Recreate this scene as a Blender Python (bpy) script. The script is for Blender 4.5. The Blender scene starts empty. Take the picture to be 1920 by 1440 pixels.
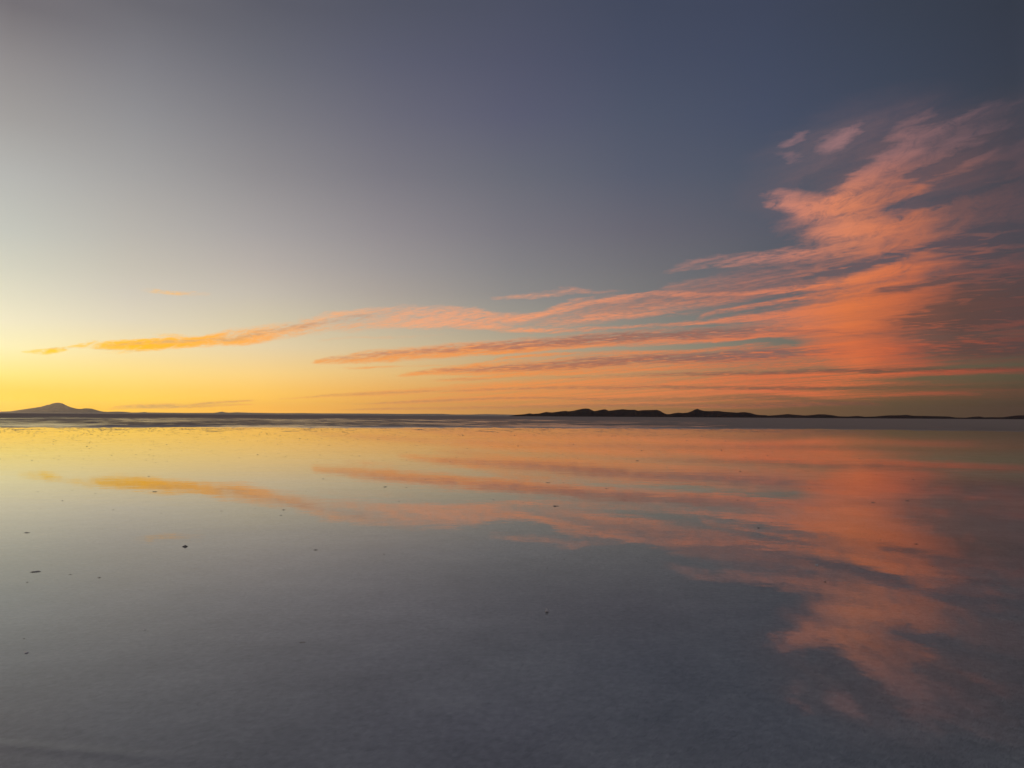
import bpy, bmesh, math, random
from mathutils import Vector, noise as mnoise

sc = bpy.context.scene
C = sc.collection

# ------------------------------------------------------------------ camera
CAM_H = 1.6
FPX = 1386.0                      # focal length in photo pixels (1920 wide)
PITCH = math.atan(60.3 / FPX)
ROLL = math.atan(0.006)
cam_d = bpy.data.cameras.new('camera')
cam = bpy.data.objects.new('camera', cam_d)
C.objects.link(cam)
cam_d.sensor_width = 36.0
cam_d.lens = 36.0 * FPX / 1920.0
cam_d.clip_start = 0.05
cam_d.clip_end = 400000.0
cam.location = (0, 0, CAM_H)
F0 = Vector((0, math.cos(PITCH), math.sin(PITCH)))
R0 = Vector((1, 0, 0)); U0 = R0.cross(F0)
RR = R0 * math.cos(ROLL) + U0 * math.sin(ROLL)
UU = U0 * math.cos(ROLL) - R0 * math.sin(ROLL)
from mathutils import Matrix
M3 = Matrix((RR, UU, -F0)).transposed()
cam.rotation_euler = M3.to_euler()
sc.camera = cam

def ray(x, y):
    """direction in the world of a point measured on the photograph"""
    return (RR * ((x - 960) / FPX) + UU * ((720 - y) / FPX) + F0).normalized()
def azel(x, y):
    d = ray(x, y)
    return math.degrees(math.atan2(d.x, d.y)), math.degrees(math.asin(d.z))
def ground(x, y, z=0.0):
    d = ray(x, y); t = (z - CAM_H) / d.z
    return Vector((d.x * t, d.y * t, z))

# ------------------------------------------------------------------ colour management
sc.render.engine = 'CYCLES'
sc.view_settings.view_transform = 'Standard'
sc.view_settings.look = 'None'
sc.view_settings.exposure = 0.0
sc.view_settings.gamma = 1.0
sc.view_settings.use_curve_mapping = False
sc.cycles.max_bounces = 6
sc.cycles.use_denoising = True
sc.cycles.caustics_reflective = False
sc.cycles.caustics_refractive = False

def lin(c):
    r = []
    for v in c[:3]:
        v = v / 255.0
        r.append(v / 12.92 if v <= 0.04045 else ((v + 0.055) / 1.055) ** 2.4)
    return tuple(r) + (1.0,)

# ------------------------------------------------------------------ node expression helper
class S:
    """a socket with arithmetic"""
    def __init__(s, g, sock): s.g = g; s.k = sock
    def __add__(a, b): return a.g.m('ADD', a, b)
    __radd__ = __add__
    def __sub__(a, b): return a.g.m('SUBTRACT', a, b)
    def __rsub__(a, b): return a.g.m('SUBTRACT', b, a)
    def __mul__(a, b): return a.g.m('MULTIPLY', a, b)
    __rmul__ = __mul__
    def __truediv__(a, b): return a.g.m('DIVIDE', a, b)
class G:
    def __init__(s, tree): s.t = tree; s.L = tree.links
    def node(s, t, **kw):
        n = s.t.nodes.new(t)
        for k, v in kw.items(): setattr(n, k, v)
        return n
    def put(s, sock, v):
        if isinstance(v, S): s.L.new(v.k, sock)
        elif v is not None: sock.default_value = v
    def m(s, op, a, b=None, c=None, clamp=False):
        n = s.node('ShaderNodeMath', operation=op, use_clamp=clamp)
        for i, v in enumerate((a, b, c)):
            if v is not None: s.put(n.inputs[i], v)
        return S(s, n.outputs[0])
    def mr(s, v, a, b, c=0.0, d=1.0, smooth=True):
        n = s.node('ShaderNodeMapRange', interpolation_type='SMOOTHSTEP' if smooth else 'LINEAR')
        s.put(n.inputs['Value'], v)
        for nm, q in (('From Min', a), ('From Max', b), ('To Min', c), ('To Max', d)): s.put(n.inputs[nm], q)
        return S(s, n.outputs[0])
    def vec(s, x, y, z=0.0):
        n = s.node('ShaderNodeCombineXYZ')
        for i, v in enumerate((x, y, z)): s.put(n.inputs[i], v)
        return S(s, n.outputs[0])
    def mix(s, f, a, b, blend='MIX'):
        n = s.node('ShaderNodeMix', data_type='RGBA', blend_type=blend)
        s.put(n.inputs[0], f); s.put(n.inputs[6], a); s.put(n.inputs[7], b)
        return S(s, n.outputs[2])
    def ramp(s, f, stops, interp='LINEAR'):
        n = s.node('ShaderNodeValToRGB'); r = n.color_ramp; r.interpolation = interp
        stops = sorted(stops)
        r.elements[0].position = stops[0][0]; r.elements[0].color = stops[0][1]
        r.elements[1].position = stops[-1][0]; r.elements[1].color = stops[-1][1]
        for p, c in stops[1:-1]:
            e = r.elements.new(p); e.color = c
        s.put(n.inputs[0], f)
        return S(s, n.outputs[0])
    def noise(s, v, scale, detail=4, rough=0.55, dist=0.0, dim='3D'):
        n = s.node('ShaderNodeTexNoise', noise_dimensions=dim)
        s.put(n.inputs['Vector'], v); n.inputs['Scale'].default_value = scale
        n.inputs['Detail'].default_value = detail; n.inputs['Roughness'].default_value = rough
        n.inputs['Distortion'].default_value = dist
        return S(s, n.outputs[0])
    def sep(s, v):
        n = s.node('ShaderNodeSeparateXYZ'); s.put(n.inputs[0], v)
        return [S(s, o) for o in n.outputs]

# ------------------------------------------------------------------ world: dusk sky with cirrus
world = bpy.data.worlds.new('World'); sc.world = world; world.use_nodes = True
wt = world.node_tree; wt.nodes.clear(); g = G(wt)
tc = g.node('ShaderNodeTexCoord')
dx, dy, dz = g.sep(S(g, tc.outputs['Generated']))
DEG = 180 / math.pi
az = g.m('ARCTAN2', dx, dy) * DEG
elr = g.m('ARCSINE', dz) * DEG
elr_abs = g.m('MAXIMUM', elr, 0.0)

ROWS = [0, 108, 217, 325, 433, 500, 550, 600, 650, 700, 731, 750, 766]
GRID = {   # clear sky colours by direction (measured columns), top to horizon
 0:    [(116,112,116),(143,139,140),(161,158,156),(181,181,177),(197,198,188),(212,210,192),(226,221,196),(241,232,198),(252,240,184),(255,230,138),(254,212,92),(253,206,70),(253,199,58)],
 240:  [(106,105,112),(126,125,131),(145,144,147),(164,162,161),(184,180,173),(198,192,179),(210,202,186),(225,214,188),(244,224,172),(254,222,140),(254,212,108),(253,206,82),(252,196,66)],
 480:  [(92,93,104),(106,107,117),(124,123,130),(143,140,143),(166,161,160),(183,175,168),(197,188,174),(212,200,172),(230,209,168),(249,211,140),(252,202,110),(250,194,92),(248,184,80)],
 720:  [(82,85,100),(92,94,111),(106,106,120),(122,120,129),(144,139,143),(158,152,151),(171,162,154),(187,177,158),(210,191,154),(232,191,128),(236,178,102),(232,172,90),(228,164,84)],
 960:  [(76,80,98),(82,85,105),(91,93,113),(104,106,118),(121,119,127),(132,130,133),(142,139,137),(160,154,142),(184,168,140),(206,166,114),(212,154,94),(204,150,86),(198,142,80)],
 1200: [(66,73,93),(71,78,99),(79,86,105),(88,93,110),(104,103,114),(114,113,118),(122,121,121),(137,134,126),(155,146,126),(184,147,103),(188,138,88),(180,130,78),(168,120,72)],
 1440: [(63,70,90),(66,74,95),(71,79,100),(79,86,102),(90,92,104),(94,97,104),(98,102,107),(110,111,108),(122,118,104),(148,120,88),(150,112,74),(138,102,66),(124,92,60)],
 1680: [(58,65,80),(61,69,86),(66,74,91),(71,78,92),(75,82,93),(78,85,94),(82,87,93),(92,91,90),(102,97,87),(112,96,71),(112,88,61),(99,81,56),(93,75,52)],
 1910: [(53,59,72),(56,62,76),(61,66,78),(65,69,79),(69,73,80),(72,75,79),(75,77,77),(81,80,75),(90,86,73),(91,82,63),(86,72,54),(80,66,50),(76,60,46)],
}
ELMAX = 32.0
HAZEK = 0.65
skyramps = []
for x, cols in GRID.items():
    st = []
    for y, c in zip(ROWS, cols):
        a, e = azel(x, y)
        # the air in front of the low sky dims it: the sky itself is that much brighter
        L = min(1400 / math.sin(math.radians(max(e, .3))), 90000)
        kk = 1 + HAZEK * (math.exp(4e-6 * L) - 1) * max(0, min(1, (1200 - x) / 700))
        c = lin(c); bb = 1 - 0.28 * max(0, min(1, (y - 660) / 90)) * max(0, min(1, (1100 - x) / 500))
        st.append((min(e / ELMAX, 0.999), (c[0] * kk, c[1] * kk * (1 - 0.12 * (1 - bb)), c[2] * kk * bb, 1)))
    st.append((0.0, st[-1][1]))
    a0 = azel(x, 700)[0]
    skyramps.append((a0, st))
# directions outside the photograph: bright where the sun went down, greyer dusk elsewhere, raised above its natural level to light the salt
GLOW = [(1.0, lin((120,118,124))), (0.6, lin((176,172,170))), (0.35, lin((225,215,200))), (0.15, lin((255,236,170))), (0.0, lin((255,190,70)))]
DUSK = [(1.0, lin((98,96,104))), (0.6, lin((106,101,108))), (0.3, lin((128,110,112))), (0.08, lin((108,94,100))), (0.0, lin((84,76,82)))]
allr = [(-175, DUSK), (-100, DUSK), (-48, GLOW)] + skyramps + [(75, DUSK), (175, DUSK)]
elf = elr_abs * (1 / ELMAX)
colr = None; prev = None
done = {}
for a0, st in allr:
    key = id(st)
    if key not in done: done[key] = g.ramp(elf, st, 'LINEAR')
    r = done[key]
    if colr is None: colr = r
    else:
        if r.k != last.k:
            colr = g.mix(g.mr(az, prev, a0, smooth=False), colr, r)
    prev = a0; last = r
sky = g.mix(g.mr(elr, 33, 62, 0.0, 1.0), colr, lin((166, 166, 172)))  # unseen overhead sky, lifted to an added pale grey that brightens the foreground

# --- cloud sheet coordinates: fibres run along the wind, toward the left horizon
inv = 1.0 / 1.0
AZ0 = math.radians(-39)
ux, uy = math.sin(AZ0), math.cos(AZ0)
den = g.m('MAXIMUM', dz, 0.0) + 0.055
px = dx / den; py = dy / den
s_ = px * ux + py * uy
t_ = px * uy - py * ux
fib = g.vec(s_ * 0.10, t_ * 1.0, 0.0)
n_fib = g.noise(fib, 3.0, 6, 0.60, 0.45)
n_fine = g.noise(g.vec(s_ * 0.42, t_ * 1.5, 3.0), 8.0, 4, 0.64, 0.35)
n_fine2 = g.noise(g.vec(s_ * 0.8, t_ * 1.2, 5.0), 17.0, 3, 0.65, 0.4)
n_wisp = g.noise(g.vec(az * 0.55 - elr * 0.25, elr * 0.95 + az * -0.16, 7.0), 1.25, 8, 0.72, 0.7)
n_rip = g.noise(g.vec(s_ * 1.3 + t_ * 0.6, t_ * 1.6, 11.0), 5.0, 2, 0.55, 0.5)
# warp of the painted shapes
wz = g.noise(g.vec(az * 0.07, elr * 0.34, 1.0), 1.8, 6, 0.66) - 0.5
wz2 = g.noise(g.vec(az * 0.07, elr * 0.34, 9.0), 1.8, 5, 0.66) - 0.5
azw = az + wz2 * g.mr(elr, 1, 12, 3.0, 4.5, smooth=False)
elw = elr_abs + wz * g.mr(elr, 0.3, 12, 0.16, 2.1, smooth=False)
AZR = 45.0; ELR = 24.0
azn = g.m('DIVIDE', azw + AZR, 2 * AZR)
azn3 = g.vec(azn, azn, azn)
PPD = FPX * math.pi / 180 # pixels per degree near the centre

def streak(tau, pts, soft=0.0):
    """pts: (x, y, half width px, density)"""
    n = g.node('ShaderNodeRGBCurve')
    g.L.new(azn3.k, n.inputs['Color'])
    cv = n.mapping; cv.extend = 'HORIZONTAL'; cv.use_clip = True
    ch = [[], [], []]
    for x, y, w, dn in pts:
        a, e = azel(x, y)
        u = (a + AZR) / (2 * AZR)
        ch[0].append((u, e / ELR)); ch[1].append((u, w / PPD / 4.0)); ch[2].append((u, dn / 4.0))
    for k in range(3):
        c = cv.curves[k]
        p = ch[k]
        c.points[0].location = p[0]; c.points[1].location = p[-1]
        for q in p[1:-1]: c.points.new(*q)
        for q in c.points: q.handle_type = 'AUTO_CLAMPED'
    cv.update()
    cc, ww, dd = g.sep(S(g, n.outputs[0]))
    d = (elw - cc * ELR) / (ww * 5.6 + 0.02)
    f = g.mr(g.m('ABSOLUTE', d), 1.0, 0.0) * dd
    return f * 4.0 if tau is None else g.m('MULTIPLY_ADD', f, 4.0, tau)

azelv = g.vec(azw, elw, 0.0)
def blob(tau, x, y, rx, ry, rot, dn):
    """soft tilted ellipse; rot in degrees, rising to the right; radii in photo px"""
    a, e = azel(x, y)
    n = g.node('ShaderNodeMapping', vector_type='TEXTURE')
    n.inputs['Location'].default_value = (a, e, 0)
    n.inputs['Rotation'].default_value = (0, 0, math.radians(rot))
    n.inputs['Scale'].default_value = (rx / PPD, ry / PPD, 1)
    # hang each shape on the running total so that the shader is evaluated one shape at a time
    src = azelv if tau is None else g.vec(azw, elw, tau * 1e-7)
    g.L.new(src.k, n.inputs['Vector'])
    l = g.node('ShaderNodeVectorMath', operation='LENGTH'); g.L.new(n.outputs[0], l.inputs[0])
    f = g.mr(S(g, l.outputs['Value']), 1.0, 0.0, 0.0, dn)
    return f if tau is None else g.m('ADD', tau, f)

# ---- optical depth of the cirrus: long bands
T = None
T = streak(T, [(55,663,2,0),(80,662,4,2.2),(112,660,5,2.6),(130,655,3,.4),(150,648,4,1.6),(200,647,7,3.0),(300,645,9,3.6),(400,636,11,3.2),(480,634,10,2.6),(560,624,11,2.0),(640,612,11,1.4),(720,607,9,1.3),(800,607,9,1.3),(880,611,8,1.2),(960,619,6,1.6),(1100,617,5,1.3),(1230,611,4,1.5),(1400,598,5,1.8),(1550,582,8,1.5),(1700,574,12,.5)])
T = streak(T, [(130,652,2,0),(180,649,6,1.6),(300,647,9,2.4),(400,638,11,2.2),(500,630,10,1.6),(600,616,10,1.0),(680,604,8,0)])
T = streak(T, [(300,640,3,0),(400,627,5,.8),(520,616,8,1.2),(600,600,10,1.3),(640,592,9,1.5),(700,588,11,.9),(780,586,14,.8),(860,590,14,.8),(940,596,8,1.0),(1010,586,5,1.1),(1070,569,5,.8),(1120,560,6,.3),(1200,555,8,0)])
T = streak(T, [(860,612,4,0),(940,602,5,.9),(1015,587,6,1.1),(1124,569,6,1.2),(1255,553,5,1.3),(1350,549,4,1.2),(1450,547,5,1.1),(1560,535,8,1.0),(1650,525,14,.4)])
T = streak(T, [(920,562,3,0),(960,559,4,.7),(1020,552,6,.5),(1080,545,7,.6),(1130,547,5,.3),(1180,546,3,0)])
T = streak(T, [(1235,511,2,0),(1262,504,8,.7),(1343,490,11,.9),(1425,484,11,.9),(1534,474,12,1.0),(1600,466,12,.9),(1660,460,18,0)])
T = streak(T, [(1300,600,3,0),(1365,582,4,1.2),(1440,569,5,1.4),(1540,553,8,1.4),(1640,540,12,.6)])
T = streak(T, [(1060,600,2,0),(1120,594,4,.6),(1230,588,3,.6),(1300,584,2,0)])
T = streak(T, [(585,680,2,0),(600,678,4,2.5),(640,674,7,2.6),(680,669,10,3.2),(760,663,12,3.4),(860,656,12,3.4),(960,650,12,3.6),(1080,641,12,3.4),(1200,634,12,3.0),(1330,628,11,2.4),(1480,622,10,1.6),(1600,618,12,1.0),(1750,618,12,.2)])
T = streak(T, [(900,664,2,0),(960,657,3,1.2),(1100,648,4,1.6),(1233,640,4,1.8),(1436,629,4,1.8),(1534,618,6,1.5),(1600,610,8,.6)])
T = streak(T, [(640,690,2,0),(700,688,2,.8),(800,686,2,.3),(900,682,2,.4),(960,670,3,1.4),(1060,665,4,1.8),(1180,660,4,1.4),(1280,656,3,.8),(1380,650,4,.8),(1450,648,4,0)])
T = streak(T, [(740,706,2,0),(790,700,5,2.0),(880,694,9,3.0),(980,688,12,3.4),(1080,682,13,3.4),(1200,674,13,3.2),(1330,668,13,3.2),(1450,664,12,2.6),(1550,660,14,1.4),(1700,650,16,1.2),(1800,646,13,1.8),(1919,642,14,2.0),(2000,641,14,1.6)])
T = streak(T, [(800,714,2,0),(880,711,3,1.0),(960,704,4,1.4),(1100,698,4,1.4),(1233,692,4,1.6),(1343,687,4,1.4),(1450,684,5,.8),(1560,682,6,0)])
T = streak(T, [(1180,704,1,0),(1280,702,5,1.2),(1400,705,9,2.2),(1545,704,10,2.6),(1640,701,8,2.4),(1726,698,6,2.2),(1850,697,5,2.0),(1919,697,5,1.8),(2000,697,4,1.0)])
T = streak(T, [(500,748,1,0),(620,742,3,1.0),(760,735,5,1.2),(900,727,9,1.3),(1050,722,12,1.5),(1200,719,13,1.7),(1350,722,13,1.6),(1500,722,12,1.2),(1640,722,9,.5),(1760,724,6,.2),(1900,730,5,.1)])
T = streak(T, [(640,759,1,0),(760,754,3,1.0),(900,747,6,1.4),(1050,742,7,1.6),(1200,741,7,1.4),(1290,738,5,1.6),(1400,734,4,2.6),(1480,737,4,2.4),(1540,740,4,1.4),(1620,741,3,.2),(1720,738,3,.9),(1790,738,3,.8),(1850,739,3,0)])
T = streak(T, [(620,768,1,0),(760,766,3,.9),(900,764,4,1.0),(1050,760,5,1.2),(1200,758,5,1.0),(1350,762,4,1.2),(1500,759,4,1.5),(1600,757,3,1.6),(1650,758,2,0)])
T = streak(T, [(200,768,1,0),(245,763,3,1.5),(300,762,4,1.9),(345,760,2,.9),(400,756,2,1.2),(450,752,2,1.0),(490,750,1,0)])
T = streak(T, [(300,764,1,0),(350,763,2,1.2),(440,759,1.5,1.0),(480,758,1,0)])
T = streak(T, [(1560,612,3,0),(1660,606,5,.4),(1780,607,6,1.4),(1860,607,6,1.8),(1920,604,5,1.6),(2000,602,5,1.0)])
T = streak(T, [(560,645,3,0),(640,636,3,.25),(760,630,3,.2),(900,624,3,.0)])
T = blob(T, 340, 549, 60, 8, 0, .5)
T = blob(T, 320, 628, 60, 7, 0, .4)
T = blob(T, 225, 662, 50, 5, 6, .35)
T = streak(T, [(560,752,5,0),(760,748,16,.30),(960,742,24,.55),(1200,738,26,1.0),(1400,736,26,1.0),(1550,735,22,.7),(1700,735,18,.3)])
T = streak(T, [(900,700,6,0),(1050,700,16,.4),(1250,690,26,.55),(1450,680,30,.6),(1600,672,30,.6),(1800,668,24,.3)])
T = streak(T, [(1300,600,8,0),(1420,600,18,.5),(1540,596,26,.7),(1700,590,30,.5)])
T = streak(T, [(600,612,10,0),(700,598,20,.55),(820,594,22,.6),(920,600,16,.6),(1020,600,14,.5),(1150,585,20,.4),(1300,570,20,.4),(1450,565,18,.3),(1560,560,18,0)])
T = streak(T, [(1200,560,8,0),(1300,535,16,.45),(1420,520,20,.55),(1540,505,22,.55),(1640,490,22,.2)])
# sunlit masses of the plume on the right
P = None
for q in [(1560,266,46,28,16,.8),(1582,252,36,16,40,.5),(1486,258,30,16,30,.5),(1472,298,30,16,0,.45),
          (1490,378,64,26,-14,1.5),(1560,392,90,22,8,1.0),(1600,350,110,18,28,.9),(1675,298,62,26,6,1.0),(1705,256,50,14,10,.7),
          (1770,240,90,12,26,.45),(1815,272,80,20,12,.7),(1790,318,120,14,22,.7),(1700,232,70,14,20,.25),
          (1632,425,128,36,4,1.9),(1560,430,60,24,-10,1.0),(1700,462,110,26,8,.9),(1720,500,150,24,8,1.7),(1640,515,130,16,14,1.1),
          (1680,550,110,26,4,1.3),(1600,570,150,26,10,.9),(1620,612,140,42,2,1.9),(1600,655,110,34,0,1.7),(1650,685,130,16,0,1.1),
          (1600,385,190,80,14,.38),(1700,320,150,70,16,.25),(1720,485,230,90,10,.5),(1680,600,230,100,0,.34),(1880,420,200,110,0,.30),(1880,290,190,80,14,.18),(1900,620,160,60,0,.35),(1800,235,150,30,18,.2),(1500,600,160,40,6,.3),
          (1770,560,140,18,6,.4),(1880,500,90,16,4,.4),(1760,640,150,14,2,.7)]:
    P = blob(P, *q)
# thin unlit veil around them
V = None
for q in [(1540,272,120,56,10,.30),(1600,295,220,100,10,.5),(1840,320,260,120,12,.6),(1780,255,220,45,16,.25),(1850,430,260,150,8,.8),(1850,580,260,80,0,1.8),(1700,600,200,70,0,.6),
          (1440,522,230,40,8,.75),(1590,470,120,60,10,.3),(1180,575,240,24,8,.25),(1860,660,220,26,0,.9)]:
    V = blob(V, *q)
# fibre texture makes the depth uneven; away from the painted shapes the air stays clear
hi = g.mr(elr, 3.0, 11.0)
fib_f = g.mr(n_fib, 0.30, 0.70, 0.0, 2.0, smooth=False)
fine_f = g.mr(n_fine, 0.28, 0.72, 0.25, 1.75, smooth=False)
wisp_f = g.mr(n_wisp, 0.3, 0.7, 0.0, 2.0, smooth=False)
texT = g.mr(n_fib, 0.30, 0.70, 0.18, 1.82, smooth=False) * fine_f * g.mr(n_fine2, 0.3, 0.7, 0.25, 1.75, smooth=False)
texP = g.m('MULTIPLY_ADD', (wisp_f - 1.0) * 0.9, hi, 1.0) * g.mr(n_fine, 0.3, 0.7, 0.78, 1.22, smooth=False) * g.mr(n_fib, 0.3, 0.7, 0.7, 1.3, smooth=False)
TT = g.m('MAXIMUM', T * texT * 0.72 - 0.04, 0.0)
PP = g.m('MAXIMUM', P * texP * 0.9 - 0.06, 0.0)
VV = V * g.mr(n_fib, 0.3, 0.7, 0.3, 1.7, smooth=False) * g.mr(n_wisp, 0.3, 0.7, 0.5, 1.5, smooth=False)
tau = TT + PP + VV
alpha = g.m('SUBTRACT', 1.0, g.m('EXPONENT', tau * -1.25), clamp=True)

# ---- shaded (self-shadowed) parts of the cirrus, seen against the glow
D = None
D = streak(D, [(160,652,3,0),(350,638,4,.7),(470,630,5,.7),(600,608,6,.9),(700,594,6,.3),(760,585,6,0)])
D = streak(D, [(640,672,3,.6),(760,660,6,1.0),(900,650,8,1.4),(1080,638,9,1.9),(1250,628,8,2.2),(1400,623,8,1.6),(1560,622,6,.3),(1700,622,6,.3)])
D = streak(D, [(800,696,3,1.0),(900,692,5,1.4),(1060,683,8,1.8),(1250,671,9,2.2),(1400,666,9,2.4),(1500,662,8,1.6),(1620,656,10,.1),(1760,652,14,.7),(1919,648,16,1.0)])
D = streak(D, [(900,712,2,.8),(1100,706,3,.8),(1343,701,4,2.0),(1500,697,4,2.4),(1600,695,4,2.0),(1726,692,4,1.4),(1920,689,4,1.0)])
D = streak(D, [(560,744,1.5,1.0),(700,738,2,1.5),(900,731,2,1.2),(1100,726,3,1.0),(1400,729,3,1.6),(1600,728,3,1.6)])
D = streak(D, [(640,758,2,1.4),(800,752,2,1.4),(1000,746,2,1.0),(1200,750,4,1.0),(1400,745,4,1.6),(1600,757,4,2.4),(1660,757,4,2.0)])
D = streak(D, [(200,768,4,2.6),(300,762,6,2.8),(400,757,5,2.6),(500,750,4,2.4),(560,748,3,0)])
D = streak(D, [(620,768,2,1.6),(900,765,3,1.6),(1200,760,3,1.6),(1500,760,6,2.0)])
D = blob(D, 1830, 586, 170, 26, 4, 1.6)
D = blob(D, 1590, 318, 120, 26, 22, 1.4)
D = blob(D, 1760, 365, 130, 26, 16, 1.6)
D = blob(D, 1600, 500, 120, 14, 12, 1.2)
D = blob(D, 1690, 482, 110, 12, 14, .9)
D = blob(D, 1800, 300, 160, 24, 20, 1.2)
D = blob(D, 1850, 460, 140, 40, 8, 1.3)
D = blob(D, 1720, 535, 110, 12, 8, 1.2)
D = blob(D, 1760, 630, 110, 16, 0, .8)
D = blob(D, 1880, 540, 150, 60, 0, .5)
shade = g.m('SUBTRACT', 1.0, g.m('EXPONENT', D * fine_f * g.mr(n_rip, 0.35, 0.65, 0.1, 1.9, smooth=False) * -1.1), clamp=True)
veil = VV / (VV + (PP * 1.6) + (TT * 1.2) + 0.03)
shade = g.m('ADD', shade, veil * 0.92, clamp=True)
shade = g.m('ADD', shade, g.mr(n_fib, 0.35, 0.65, 0.18, -0.10, smooth=False), clamp=True)

def azramp(pairs):
    r = []
    for x, c in pairs:
        k = 1 + 0.14 * max(0, min(1, (640 - x) / 300))     # nearer the sun, brighter
        r.append(((azel(x, 700)[0] + AZR) / (2 * AZR), tuple(q * k for q in lin(c)[:3]) + (1,)))
    return g.ramp(azn, r)
lit_low = azramp([(0,(255,210,40)),(180,(255,192,24)),(300,(255,182,44)),(480,(253,170,78)),(640,(246,164,88)),(800,(244,156,84)),(960,(242,150,78)),(1200,(230,136,80)),(1440,(218,114,72)),(1600,(222,112,66)),(1720,(190,90,62)),(1910,(134,72,58))])
lit_mid = azramp([(60,(255,212,34)),(180,(255,192,28)),(300,(255,184,52)),(400,(253,176,84)),(520,(248,182,116)),(640,(246,178,128)),(800,(246,170,126)),(960,(242,160,116)),(1200,(226,142,106)),(1440,(216,126,92)),(1590,(224,121,70)),(1700,(212,110,68)),(1800,(172,92,70)),(1915,(140,80,70))])
lit_hi = azramp([(1000,(190,148,138)),(1250,(180,132,124)),(1460,(206,134,116)),(1590,(226,136,98)),(1690,(214,122,84)),(1800,(162,102,86)),(1915,(120,86,86))])
lit_top = azramp([(1200,(150,114,118)),(1480,(160,120,122)),(1580,(170,124,124)),(1700,(164,116,114)),(1800,(134,101,105)),(1915,(102,84,93))])
drk_low = azramp([(0,(200,160,90)),(300,(206,160,98)),(600,(210,150,98)),(900,(200,132,92)),(1200,(166,108,82)),(1500,(130,84,68)),(1700,(104,70,58)),(1910,(84,62,52))])
drk_mid = azramp([(0,(225,175,90)),(300,(216,170,108)),(600,(204,150,116)),(900,(184,122,98)),(1200,(156,104,90)),(1450,(134,100,94)),(1650,(140,88,72)),(1800,(98,72,66)),(1910,(90,68,66))])
drk_hi = azramp([(1200,(116,106,112)),(1500,(100,92,100)),(1650,(108,90,96)),(1800,(94,79,85)),(1910,(80,72,80))])
def E(y, x=1300): return azel(x, y)[1]
lit = g.mix(g.mr(elr, E(670), E(600)), lit_low, lit_mid)
lit = g.mix(g.mr(elr, E(590), E(460)), lit, lit_hi)
lit = g.mix(g.mr(elr, E(410), E(310)), lit, lit_top)
drk = g.mix(g.mr(elr, E(720), E(660)), drk_low, drk_mid)
drk = g.mix(g.mr(elr, E(600), E(480)), drk, drk_hi)
ccol = g.mix(shade, lit, drk)
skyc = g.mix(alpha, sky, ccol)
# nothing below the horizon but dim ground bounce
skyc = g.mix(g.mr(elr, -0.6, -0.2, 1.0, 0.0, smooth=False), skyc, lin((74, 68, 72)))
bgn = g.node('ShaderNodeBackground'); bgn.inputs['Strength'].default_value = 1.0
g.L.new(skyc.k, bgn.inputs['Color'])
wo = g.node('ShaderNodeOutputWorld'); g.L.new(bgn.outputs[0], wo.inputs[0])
world.cycles.sampling_method = 'MANUAL'
world.cycles.sample_map_resolution = 512

# ------------------------------------------------------------------ sun: just gone down, past the left edge
sun_d = bpy.data.lights.new('sun', 'SUN')
sun = bpy.data.objects.new('sun', sun_d); C.objects.link(sun)
sun_d.energy = 0.5; sun_d.angle = math.radians(0.5); sun_d.color = (1.0, 0.62, 0.30)
SAZ, SEL = math.radians(-46), math.radians(1.2)
sdir = Vector((math.sin(SAZ) * math.cos(SEL), math.cos(SAZ) * math.cos(SEL), math.sin(SEL)))
sun.rotation_euler = sdir.to_track_quat('Z', 'Y').to_euler()

# ------------------------------------------------------------------ materials
def mat(name):
    m = bpy.data.materials.new(name); m.use_nodes = True
    m.node_tree.nodes.clear()
    return m, G(m.node_tree)
def finish(g, shader):
    o = g.node('ShaderNodeOutputMaterial'); g.L.new(shader, o.inputs['Surface'])
def bump(g, h, strength, dist):
    b = g.node('ShaderNodeBump'); b.inputs['Strength'].default_value = strength; b.inputs['Distance'].default_value = dist
    g.put(b.inputs['Height'], h); return b.outputs[0]

def rim(q, x, y):
    # a low swollen rim of crust under the water, close to the camera on the left
    a = ground(60, 1405); b = ground(330, 1425)
    k = (b.y - a.y) / (b.x - a.x)
    w = q.noise(q.vec(x, y, 1.0), 2.5, 3, 0.6) - 0.5
    d = (y - a.y - (x - a.x) * k + w * 0.10) / 0.05
    return q.m('EXPONENT', d * d * -1.0) * q.mr(x, a.x + 0.3, b.x + 0.3, 1.0, 0.0)
# salt flat: pale salt crust, wet in shallow pools beyond the water's edge
m_salt, g2 = mat('salt_crust')
pos = S(g2, g2.node('ShaderNodeNewGeometry').outputs['Position'])
qx, qy, qz = g2.sep(pos)
flat = g2.vec(qx, qy, 0.0)
dist = g2.m('SQRT', qx * qx + qy * qy)
n1 = g2.noise(flat, 1.6, 5, 0.62)
n2 = g2.noise(flat, 20.0, 4, 0.7)
n3 = g2.noise(flat, 0.12, 3, 0.5)
n4 = g2.noise(flat, 60.0, 2, 0.6)
base = g2.ramp(n1 * 0.35 + n3 * 0.30 + n2 * 0.35, [(0.38, (0.46, 0.46, 0.49, 1)), (0.5, (0.66, 0.66, 0.70, 1)), (0.62, (0.88, 0.88, 0.90, 1))])
dry = g2.mr(dist, 70, 130)
base = g2.mix(dry, base, (0.26, 0.21, 0.185, 1))
dif = g2.node('ShaderNodeBsdfDiffuse'); g2.put(dif.inputs['Color'], base)
g2.L.new(bump(g2, n1 * 0.6 + (n2 * 0.8 + n4 * 0.3) * g2.mr(n3, 0.42, 0.6, 0.35, 1.2) + rim(g2, qx, qy) * 0.2, 1.0, 0.12), dif.inputs['Normal'])
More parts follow.
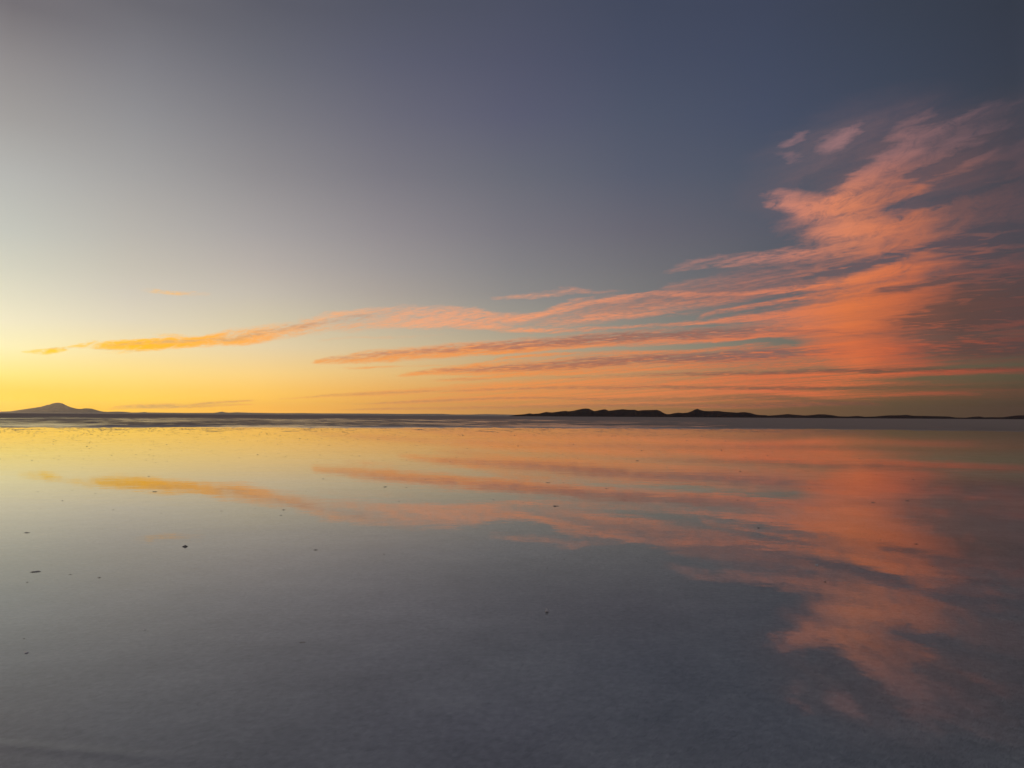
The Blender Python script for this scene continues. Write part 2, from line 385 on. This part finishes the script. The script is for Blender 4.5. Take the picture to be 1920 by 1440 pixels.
# pools
p1 = g2.noise(g2.vec(qx * 0.045, qy * 0.035, 2.0), 1.0, 5, 0.62, 0.4)
p2 = g2.noise(g2.vec(qx * 0.26, qy * 0.24, 5.0), 1.0, 5, 0.66)
side = g2.mr(qx / g2.m('MAXIMUM', qy, 1.0), 0.02, 0.42, 0.0, 1.0)
far = g2.mr(dist, 250, 650)
near = g2.mr(dist, 75, 112, 1.0, 0.0)
lev = p1 * 0.5 + p2 * 0.5 - side * 0.10 - far * 0.22 + near * 0.02
pool = g2.mr(lev, 0.49, 0.55)
gl = g2.node('ShaderNodeBsdfGlossy'); gl.inputs['Roughness'].default_value = 0.16
gl.inputs['Color'].default_value = (0.9, 0.9, 0.9, 1)
g2.L.new(bump(g2, p2, 0.25, 0.15), gl.inputs['Normal'])
mx = g2.node('ShaderNodeMixShader')
fr = g2.node('ShaderNodeFresnel'); fr.inputs['IOR'].default_value = 1.33
g2.put(mx.inputs[0], pool * 0.65 * S(g2, fr.outputs[0]))
sheen = g2.node('ShaderNodeBsdfGlossy'); sheen.inputs['Roughness'].default_value = 0.5; g2.put(sheen.inputs['Color'], base)
m0 = g2.node('ShaderNodeMixShader'); g2.put(m0.inputs[0], dry * 0.22)
g2.L.new(dif.outputs[0], m0.inputs[1]); g2.L.new(sheen.outputs[0], m0.inputs[2])
g2.L.new(m0.outputs[0], mx.inputs[1]); g2.L.new(gl.outputs[0], mx.inputs[2])
finish(g2, mx.outputs[0])

# water: a still film of brine over the salt
m_water, g3 = mat('brine')
pos = S(g3, g3.node('ShaderNodeNewGeometry').outputs['Position'])
wx, wy, wz_ = g3.sep(pos)
r1 = g3.noise(g3.vec(wx * 1.0, wy * 1.0, 0), 3.0, 3, 0.55)
r2 = g3.noise(g3.vec(wx * 0.6, wy * 1.6, 4.0), 0.5, 2, 0.5)
gl = g3.node('ShaderNodeBsdfGlossy', distribution='GGX')
gl.inputs['Color'].default_value = (0.97, 0.96, 0.95, 1)
gl.inputs['Roughness'].default_value = 0.019
g3.L.new(bump(g3, r1 * 0.4 + r2 + rim(g3, wx, wy) * 0.9, 0.10, 0.02), gl.inputs['Normal'])
tr = g3.node('ShaderNodeBsdfTransparent'); tr.inputs['Color'].default_value = (0.97, 0.97, 0.96, 1)
fr = g3.node('ShaderNodeFresnel'); fr.inputs['IOR'].default_value = 1.86
mx = g3.node('ShaderNodeMixShader'); g3.L.new(fr.outputs[0], mx.inputs[0])
g3.L.new(tr.outputs[0], mx.inputs[1]); g3.L.new(gl.outputs[0], mx.inputs[2])
finish(g3, mx.outputs[0])

def rock_mat(name, c0, c1, scale):
    m, q = mat(name)
    p = S(q, q.node('ShaderNodeNewGeometry').outputs['Position'])
    n = q.noise(p, scale, 6, 0.62)
    c = q.ramp(n, [(0.35, c0 + (1,)), (0.65, c1 + (1,))])
    d = q.node('ShaderNodeBsdfDiffuse'); q.put(d.inputs['Color'], c)
    q.L.new(bump(q, n, 0.5, 0.25 / scale), d.inputs['Normal'])
    finish(q, d.outputs[0]); return m
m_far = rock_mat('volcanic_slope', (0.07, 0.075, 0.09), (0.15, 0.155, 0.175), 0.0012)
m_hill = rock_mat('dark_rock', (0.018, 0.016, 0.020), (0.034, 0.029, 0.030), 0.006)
m_shore = rock_mat('far_shore_soil', (0.30, 0.26, 0.22), (0.40, 0.35, 0.30), 0.002)

def saltlump_mat(name, c0, c1, rough):
    m, q = mat(name)
    t = q.node('ShaderNodeTexCoord')
    n = q.noise(S(q, t.outputs['Object']), 3.0, 5, 0.65)
    c = q.ramp(n, [(0.35, c0 + (1,)), (0.65, c1 + (1,))])
    b = q.node('ShaderNodeBsdfPrincipled'); q.put(b.inputs['Base Color'], c)
    b.inputs['Roughness'].default_value = rough; b.inputs['Specular IOR Level'].default_value = 0.35
    q.L.new(bump(q, n, 0.6, 0.2), b.inputs['Normal'])
    finish(q, b.outputs[0]); return m
m_lump = saltlump_mat('wet_salt', (0.15, 0.14, 0.13), (0.34, 0.31, 0.29), 0.55)
m_pale = saltlump_mat('white_salt', (0.85, 0.85, 0.86), (0.95, 0.95, 0.96), 0.2)

# ------------------------------------------------------------------ setting: salt flat, water, hills
def link(name, verts, faces, m, kind=None, smooth=False, parent=None):
    me = bpy.data.meshes.new(name); me.from_pydata(verts, [], faces); me.update()
    if smooth: me.polygons.foreach_set('use_smooth', [True] * len(me.polygons))
    me.materials.append(m)
    o = bpy.data.objects.new(name, me); C.objects.link(o)
    if kind: o['kind'] = kind
    if parent: o.parent = parent
    return o

RAD = 88000.0
gv = [(-RAD, -RAD, 0), (RAD, -RAD, 0), (RAD, RAD, 0), (-RAD, RAD, 0)]
link('salt_flat', gv, [(0, 1, 2, 3)], m_salt, 'structure')

# the water ends at an irregular edge about a hundred metres off
edge_px = [(-900, 800), (-300, 801), (0, 801.5), (120, 802), (240, 802), (360, 801), (480, 801.6), (600, 802.4), (720, 802.8), (840, 802), (960, 802.4), (1080, 802.8), (1200, 803.4), (1320, 804.4), (1440, 804.2), (1560, 804.8), (1700, 806.5), (1800, 808), (1920, 809), (2300, 811), (2800, 812)]
rnd = random.Random(4)
front = []
N = 1400
for i in range(N):
    x = -900 + 3700 * i / (N - 1)
    for (xa, ya), (xb, yb) in zip(edge_px, edge_px[1:]):
        if xa <= x <= xb:
            y = ya + (yb - ya) * (x - xa) / (xb - xa); break
    y += 0.9 * mnoise.noise(Vector((x * 0.02, 0, 0))) + 0.8 * mnoise.noise(Vector((x * 0.09, 5, 0))) + 0.35 * mnoise.noise(Vector((x * 0.3, 9, 0)))
    front.append(ground(x, y, 0.006))
# close the pool round behind the camera
a0 = math.atan2(front[-1].x, front[-1].y); a1 = math.atan2(front[0].x, front[0].y) + 2 * math.pi
r0 = front[-1].length; r1 = front[0].length
for i in range(1, 60):
    t = i / 60; a = a0 + (a1 - a0) * t
    r = (r0 + (r1 - r0) * t) * (1 + 0.12 * mnoise.noise(Vector((a * 3, 1, 0))) * math.sin(math.pi * t))
    front.append(Vector((math.sin(a) * r, math.cos(a) * r, 0.006)))
NF = len(front)
wv = [(0, 0, 0.006)]; rings = (0.02, 0.08, 0.25, 0.55, 1.0)
for f in rings: wv += [(v.x * f, v.y * f, 0.006) for v in front]
wf = []
for k in range(len(rings)):
    for i in range(NF):
        j = (i + 1) % NF
        if k == 0: wf.append((0, 1 + j, 1 + i))
        else:
            a = 1 + (k - 1) * NF; b = a + NF
            wf.append((a + i, a + j, b + j, b + i))
link('water', wv, wf, m_water, 'structure')

def interp(pts, x):
    if x <= pts[0][0]: return pts[0][1]
    for (xa, ya), (xb, yb) in zip(pts, pts[1:]):
        if x <= xb:
            t = (x - xa) / (xb - xa)
            return ya + (yb - ya) * t
    return pts[-1][1]
def horizon(x): return 774.3 + 0.006 * (x - 0) + 0.18
def range_mesh(name, prof, D, depth, m, step, rough=0.0, seed=0, smoothk=1):
    """a range of hills: silhouette points (photo x, y), true distance and depth in metres"""
    xs = []; x = prof[0][0]
    while x < prof[-1][0]: xs.append(x); x += step
    xs.append(prof[-1][0])
    rows = 15
    verts = []; faces = []
    for j in range(rows):
        t = j / (rows - 1) * 2 - 1                     # -1 front foot, 0 crest, 1 back foot
        for x in xs:
            d = ray(x, horizon(x)); dirh = Vector((d.x, d.y, 0)).normalized()
            cosw = dirh.y
            r = D / max(cosw, 0.3)
            yy = interp(prof, x)
            e = math.tan(math.radians(max(azel(x, yy)[1], 0)))
            h = r * e + CAM_H
            wob = mnoise.noise(Vector((x * 0.03, seed, 0))) * 0.35
            w = (1 - abs(t)) ** 1.25
            spur = 1 + 0.35 * mnoise.noise(Vector((x * 0.09 + t * 0.6, t * 1.4, seed + 3))) * (4 * abs(t) * (1 - abs(t)))
            rr = r + depth * (t + wob * (1 - abs(t)))
            hh = h * w * spur * (rr / r if t < 0 else 1.0)
            p = dirh * rr
            verts.append((p.x, p.y, hh if abs(t) < 1 else -5.0))
    n = len(xs)
    for j in range(rows - 1):
        for i in range(n - 1):
            a = j * n + i
            faces.append((a, a + 1, a + n + 1, a + n))
    # closed ends and underside keep it a solid body
    faces.append(tuple(j * n for j in range(rows)))
    faces.append(tuple(j * n + n - 1 for j in reversed(range(rows))))
    return link(name, verts, faces, m, 'structure', smooth=True)

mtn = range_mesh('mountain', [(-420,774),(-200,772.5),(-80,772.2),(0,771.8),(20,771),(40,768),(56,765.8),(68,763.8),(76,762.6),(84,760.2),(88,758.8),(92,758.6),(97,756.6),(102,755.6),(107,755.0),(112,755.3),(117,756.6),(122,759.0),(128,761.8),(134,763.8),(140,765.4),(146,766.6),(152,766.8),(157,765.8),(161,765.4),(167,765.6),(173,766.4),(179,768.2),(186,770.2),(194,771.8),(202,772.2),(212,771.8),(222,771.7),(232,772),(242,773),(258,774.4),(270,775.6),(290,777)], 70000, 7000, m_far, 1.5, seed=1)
mtn['label'] = 'hazy grey volcano with a broad peak and smaller shoulder at far left'
shore = range_mesh('far_shore', [(-600,774),(-300,773.3),(0,773.4),(180,773.2),(255,773.4),(264,773.2),(271,772.4),(277,773.4),(350,774.2),(400,774.2),(409,773),(416,771.5),(423,773.2),(430,773.6),(445,773.1),(470,773.8),(520,774.7),(570,774.5),(600,775),(700,775.4),(760,776),(790,775.8),(830,776),(850,777),(880,777.2),(912,776.4),(930,776.8),(950,777.3),(1000,778),(1060,780.5)], 40000, 5000, m_shore, 2.5, seed=2)
shore['label'] = 'long low brown far shore along the left half of the horizon'
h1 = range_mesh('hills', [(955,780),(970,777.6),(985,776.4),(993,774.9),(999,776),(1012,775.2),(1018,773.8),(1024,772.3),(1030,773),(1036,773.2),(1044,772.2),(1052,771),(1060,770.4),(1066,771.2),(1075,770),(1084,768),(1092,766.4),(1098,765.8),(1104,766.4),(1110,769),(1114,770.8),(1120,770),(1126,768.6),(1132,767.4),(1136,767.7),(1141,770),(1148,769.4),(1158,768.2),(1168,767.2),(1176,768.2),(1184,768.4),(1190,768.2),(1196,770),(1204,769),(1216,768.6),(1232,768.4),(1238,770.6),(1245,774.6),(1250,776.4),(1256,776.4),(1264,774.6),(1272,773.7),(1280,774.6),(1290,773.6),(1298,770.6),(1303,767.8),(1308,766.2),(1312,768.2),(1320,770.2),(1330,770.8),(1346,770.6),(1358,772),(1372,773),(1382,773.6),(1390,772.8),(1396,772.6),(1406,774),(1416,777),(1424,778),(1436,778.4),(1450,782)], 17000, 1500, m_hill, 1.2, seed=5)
h1['label'] = 'jagged dark hills standing on the horizon right of centre'
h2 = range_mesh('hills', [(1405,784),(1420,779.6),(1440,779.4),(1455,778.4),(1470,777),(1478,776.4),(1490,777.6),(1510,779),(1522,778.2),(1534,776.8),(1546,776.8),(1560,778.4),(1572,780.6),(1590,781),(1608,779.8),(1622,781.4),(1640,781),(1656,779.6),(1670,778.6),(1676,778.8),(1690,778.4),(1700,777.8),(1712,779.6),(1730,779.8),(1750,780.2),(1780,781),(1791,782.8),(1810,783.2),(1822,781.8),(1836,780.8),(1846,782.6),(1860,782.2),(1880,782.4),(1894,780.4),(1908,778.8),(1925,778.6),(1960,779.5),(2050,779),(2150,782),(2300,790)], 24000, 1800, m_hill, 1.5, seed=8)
h2['label'] = 'low dark hills trailing off along the horizon to the right'

# ------------------------------------------------------------------ salt lumps
def lump_mesh(name, seed, flat, m, sub=3, peaks=3):
    """a broken piece of salt crust, unit half-width, sitting on z = 0 with its foot sunk"""
    r = random.Random(seed)
    bm = bmesh.new(); bmesh.ops.create_icosphere(bm, subdivisions=sub, radius=1.0)
    off = Vector((r.uniform(0, 50), r.uniform(0, 50), 0))
    pk = [(Vector((r.uniform(-.6, .6), r.uniform(-.5, .5), 0)), r.uniform(.25, .5), r.uniform(.3, .9)) for _ in range(peaks)]
    for v in bm.verts:
        p = v.co.copy()
        q = Vector((p.x, p.y, 0))
        k = 1 + 0.45 * mnoise.noise(p * 1.3 + off) + 0.25 * mnoise.noise(p * 3.7 + off) + 0.12 * mnoise.noise(p * 8 + off)
        z = p.z * k
        for c, w, h in pk:
            z += max(0, p.z) * h * math.exp(-((q - c).length / w) ** 2)
        v.co = Vector((p.x * k, p.y * k * 0.8, z * flat))
    me = bpy.data.meshes.new(name); bm.to_mesh(me); bm.free()
    me.materials.append(m); return me
LUMPS = [lump_mesh('salt_lump', 10 + i, f, m_lump, 2, 3) for i, f in enumerate((.3, .22, .45, .18, .35, .6, .25, .4))]
PALES = [lump_mesh('salt_lump', 40 + i, f, m_pale, 2, 3) for i, f in enumerate((.35, .3, .5))]

count = [0]
def put_lump(x, y, w, label, group, mesh=None, pale=False, hscale=1.0, rot=None, name='salt_lump'):
    """x, y: where it stands on the photograph; w: its width there in photo px"""
    p = ground(x, y, 0.006)
    size = w / FPX * p.length * 0.5
    me = mesh or rnd.choice(PALES if pale else LUMPS)
    o = bpy.data.objects.new(name, me); C.objects.link(o)
    o.location = (p.x, p.y, 0.004)
    o.scale = (size * 0.95, size * 0.95, size * hscale * 0.75)
    o.rotation_euler = (0, 0, rnd.uniform(0, 6.28) if rot is None else rot)
    o['label'] = label; o['category'] = 'salt lump'; o['group'] = group
    count[0] += 1
    return o
def own(x, y, w, seed, flat, label, grp, pale=False, peaks=4, rot=0.0):
    me = lump_mesh('salt_lump', seed, flat, m_pale if pale else m_lump, 3, peaks)
    return put_lump(x, y, w, label, grp, me, rot=rot, hscale=1.5 if pale else 1.0)
BIG = 'larger salt pieces in the water'
own(347, 1025, 9, 3, .42, 'dark pointed salt chunk, thickest lump on the left of the water', BIG, peaks=5)
own(66, 1072, 16, 5, .12, 'long thin flat dark salt crust near the left edge, widest on that side', BIG)
own(50, 999, 11, 6, .12, 'flat dark salt sliver near the left edge, above the longer thin crust', BIG)
own(1043, 949, 13, 7, .13, 'long flat dark salt crust under the pink cloud reflection near the centre', BIG)
own(1027, 905, 9, 8, .14, 'flat dark salt crust just above the longer central one', BIG)
own(290, 922, 8, 9, .18, 'flat dark salt lump right below the orange streak reflection at left', BIG)
own(186, 1083, 7, 10, .2, 'small dark salt lump right of the long thin crust at left', BIG)
own(592, 1031, 8, 11, .2, 'small flat dark salt lump left of the centre on grey water', BIG)
own(1026, 1147, 7, 12, .8, 'small bright white salt chunk standing alone near the centre foreground', BIG, pale=True)
own(1718, 1020, 7, 13, .25, 'dark salt lump in the orange plume reflection at right', BIG)
own(1701, 939, 8, 14, .16, 'flat dark salt crust in the reddish water at far right', BIG)
own(1637, 942, 7, 15, .18, 'flat dark salt crust on the brightest orange reflection at right', BIG)
own(567, 1204, 12, 16, .10, 'faint pale flat salt flake in the grey foreground left of centre', BIG)
own(49, 1224, 8, 17, .25, 'pale salt flake at the left edge in the grey foreground', BIG, pale=True)
own(722, 913, 8, 18, .16, 'flat dark salt crust left of centre, below the streak reflections', BIG)
own(532, 956, 7, 19, .18, 'flat dark salt crust under the left cloud reflection', BIG)
own(1547, 1091, 5, 20, .5, 'small dark salt nub right of centre at the dark foreground edge', BIG)
own(1422, 990, 5, 21, .4, 'small dark salt nub left of the orange plume reflection', BIG)
own(1531, 1060, 5, 22, .5, 'small pale salt nub in the pinkish water, right of centre', BIG, pale=True)
own(272, 1181, 6, 23, .25, 'small pale salt flake on grey water at lower left', BIG, pale=True)
own(1195, 864, 6, 24, .2, 'dark flat lump at the near end of a row of small crumbs', BIG)

NEARG = 'small dark salt crumbs standing in the water'
NEARL = 'small dark salt crumb poking out of the shallow reflecting water'
specks = [(71,922,5),(179,925,5),(135,919,4),(279,893,4),(253,919,3),(154,877,3),(111,855,3),(110,862,3),(166,855,3),(60,863,3),(268,834,3),(279,853,4),(354,859,4),(357,847,3),(397,845,3),(448,858,3),(500,856,3),(524,850,3),(598,826,3),(600,853,4),(626,847,3),(606,898,4),(582,864,3),(479,899,4),(574,921,3),(415,958,6),(212,956,5),(478,953,3),(607,944,4),(562,955,3),(87,951,3),(117,939,4),(76,954,3),(292,867,3),(274,863,3),(163,837,3),(330,911,3),
(701,896,4),(762,914,5),(748,940,4),(787,947,3),(799,958,4),(894,882,4),(912,884,4),(762,848,3),(780,847,3),(674,855,3),(699,865,3),(769,870,3),(843,853,3),(962,846,3),(983,840,3),(1031,856,4),(1055,852,4),(1083,859,3),(1007,872,4),(1065,872,4),(989,889,3),(1057,893,4),(1057,905,4),(1137,916,6),(1171,937,3),(1250,942,3),(1238,950,3),(1238,930,3),(1177,856,4),(1203,845,3),(1238,847,3),(871,932,3),(925,937,3),(957,923,3),(981,942,3),(797,899,4),(892,902,3),(925,902,3),(1250,876,3),
(1360,827,3),(1398,858,3),(1439,854,3),(1283,866,4),(1388,884,4),(1515,884,5),(1428,901,3),(1420,902,3),(1518,916,5),(1323,911,5),(1289,909,3),(1383,938,5),(1785,868,4),(1712,899,4),(1643,890,3),(1507,931,3),(1598,825,3),(1335,855,3),(1353,844,3),(1313,823,3),(1288,826,3),(1477,879,3),(1538,891,3),(1400,872,3),(1591,904,3),(1408,828,3),(1487,821,3),
(132,1077,6),(51,1092,4),(97,1058,5),(366,1059,2),(572,981,3),(426,1026,3),(691,1035,3),(720,1039,5),(882,1077,3),(917,1085,2),(366,965,4),(302,962,5),(244,975,3),(277,989,4),(95,991,3),(45,1197,4),(387,1170,2),(807,964,5),(527,966,5),(497,969,4),(284,1039,2),(650,997,2),(859,1009,2),(439,995,2),
(1651,1012,3),(1749,1062,4),(1281,1006,4),(1270,1021,4),(1107,996,5),(1029,1015,2),(1143,1035,3),(1058,1048,3),(1026,1065,4),(1051,1063,3),(1245,1071,4),(1213,1052,3),(1347,1079,2),(1355,1059,3),(1473,1074,2),(1446,979,4),(1371,974,5),(1179,973,4),(1148,1088,3),(1196,974,3),(1099,999,3)]
for k in range(7): specks.append((1202 + k * 6 + rnd.uniform(-1, 1), 862 - k * 1.3, 2))
for x, y, w in specks:
    put_lump(x, y, w * rnd.uniform(0.8, 1.0), NEARL, NEARG, hscale=rnd.uniform(.6, 1.0) * (1.0 if w < 4 else .8), rot=None)
# the rest of those one can still tell apart, farther out
while count[0] < 298:
    x = rnd.uniform(-10, 1700); y = 812 + 55 * rnd.random() ** 1.5
    if x > 1400 and rnd.random() < .6: continue
    put_lump(x, y, rnd.uniform(1.8, 3.2), NEARL, NEARG, hscale=rnd.uniform(.6, 1.1))

# countless smaller crumbs and flakes toward the water's edge: one mass
verts = []; faces = []
tri = bmesh.new(); bmesh.ops.create_icosphere(tri, subdivisions=1, radius=1.0)
tv = [v.co.copy() for v in tri.verts]; tf = [[v.index for v in f.verts] for f in tri.faces]; tri.free()
def crumb(x, y, w, flat):
    p = ground(x, y, 0.006); s = w / FPX * p.length * .5
    b = len(verts); a = rnd.uniform(0, 6.28); ca, sa = math.cos(a), math.sin(a)
    ay = rnd.uniform(.6, 1.6)
    for v in tv:
        k = 1 + rnd.uniform(-.3, .3)
        X, Y = v.x * s * k, v.y * s * k * ay
        verts.append((p.x + X * ca - Y * sa, p.y + X * sa + Y * ca, 0.004 + v.z * s * flat * k))
    for f in tf: faces.append([b + i for i in f])
def dens(x): return 1.0 if x < 1250 else max(.05, 1 - (x - 1250) / 450)
n = 0
while n < 5200:
    x = rnd.uniform(-150, 2050)
    y = 803.5 + 62 * rnd.random() ** 2.4
    if rnd.random() > dens(x): continue
    cl = mnoise.noise(Vector((x * 0.012, y * 0.09, 3.0)))
    if cl < -0.05 and rnd.random() < .75: continue
    far_ = max(0, (830 - y) / 27)
    crumb(x, y, rnd.uniform(0.9, 1.9) + 1.6 * far_ * rnd.random(), rnd.uniform(.18, .42) * (1 - .4 * far_))
    n += 1
for _ in range(150):    # the thin broken crust just inside the water's edge
    x = rnd.uniform(-100, 1600); y = 803.5 + 5 * rnd.random() + 0.001 * x
    crumb(x, y, rnd.uniform(5, 26), rnd.uniform(.01, .03))
cr = link('salt_crumbs', verts, faces, m_lump, 'stuff')
cr['label'] = 'scatter of tiny dark salt crumbs in the shallow water near its far edge'
cr['category'] = 'salt crumbs'

# ------------------------------------------------------------------ haze: even air round the whole scene
HB = 90000.0
hv = [(sx * HB, sy * HB, z) for z in (-12.0, 1400.0) for sx, sy in ((-1, -1), (1, -1), (1, 1), (-1, 1))]
hf = [(0, 3, 2, 1), (4, 5, 6, 7), (0, 1, 5, 4), (1, 2, 6, 5), (2, 3, 7, 6), (3, 0, 4, 7)]
m_haze, gh = mat('haze')
pv = gh.node('ShaderNodeVolumePrincipled')
pv.inputs['Color'].default_value = (0.95, 0.94, 0.93, 1)
pv.inputs['Density'].default_value = 3.4e-6
pv.inputs['Anisotropy'].default_value = 0.8
oo = gh.node('ShaderNodeOutputMaterial'); gh.L.new(pv.outputs[0], oo.inputs['Volume'])
hz = link('haze', hv, hf, m_haze, 'stuff')
sc.cycles.volume_bounces = 0
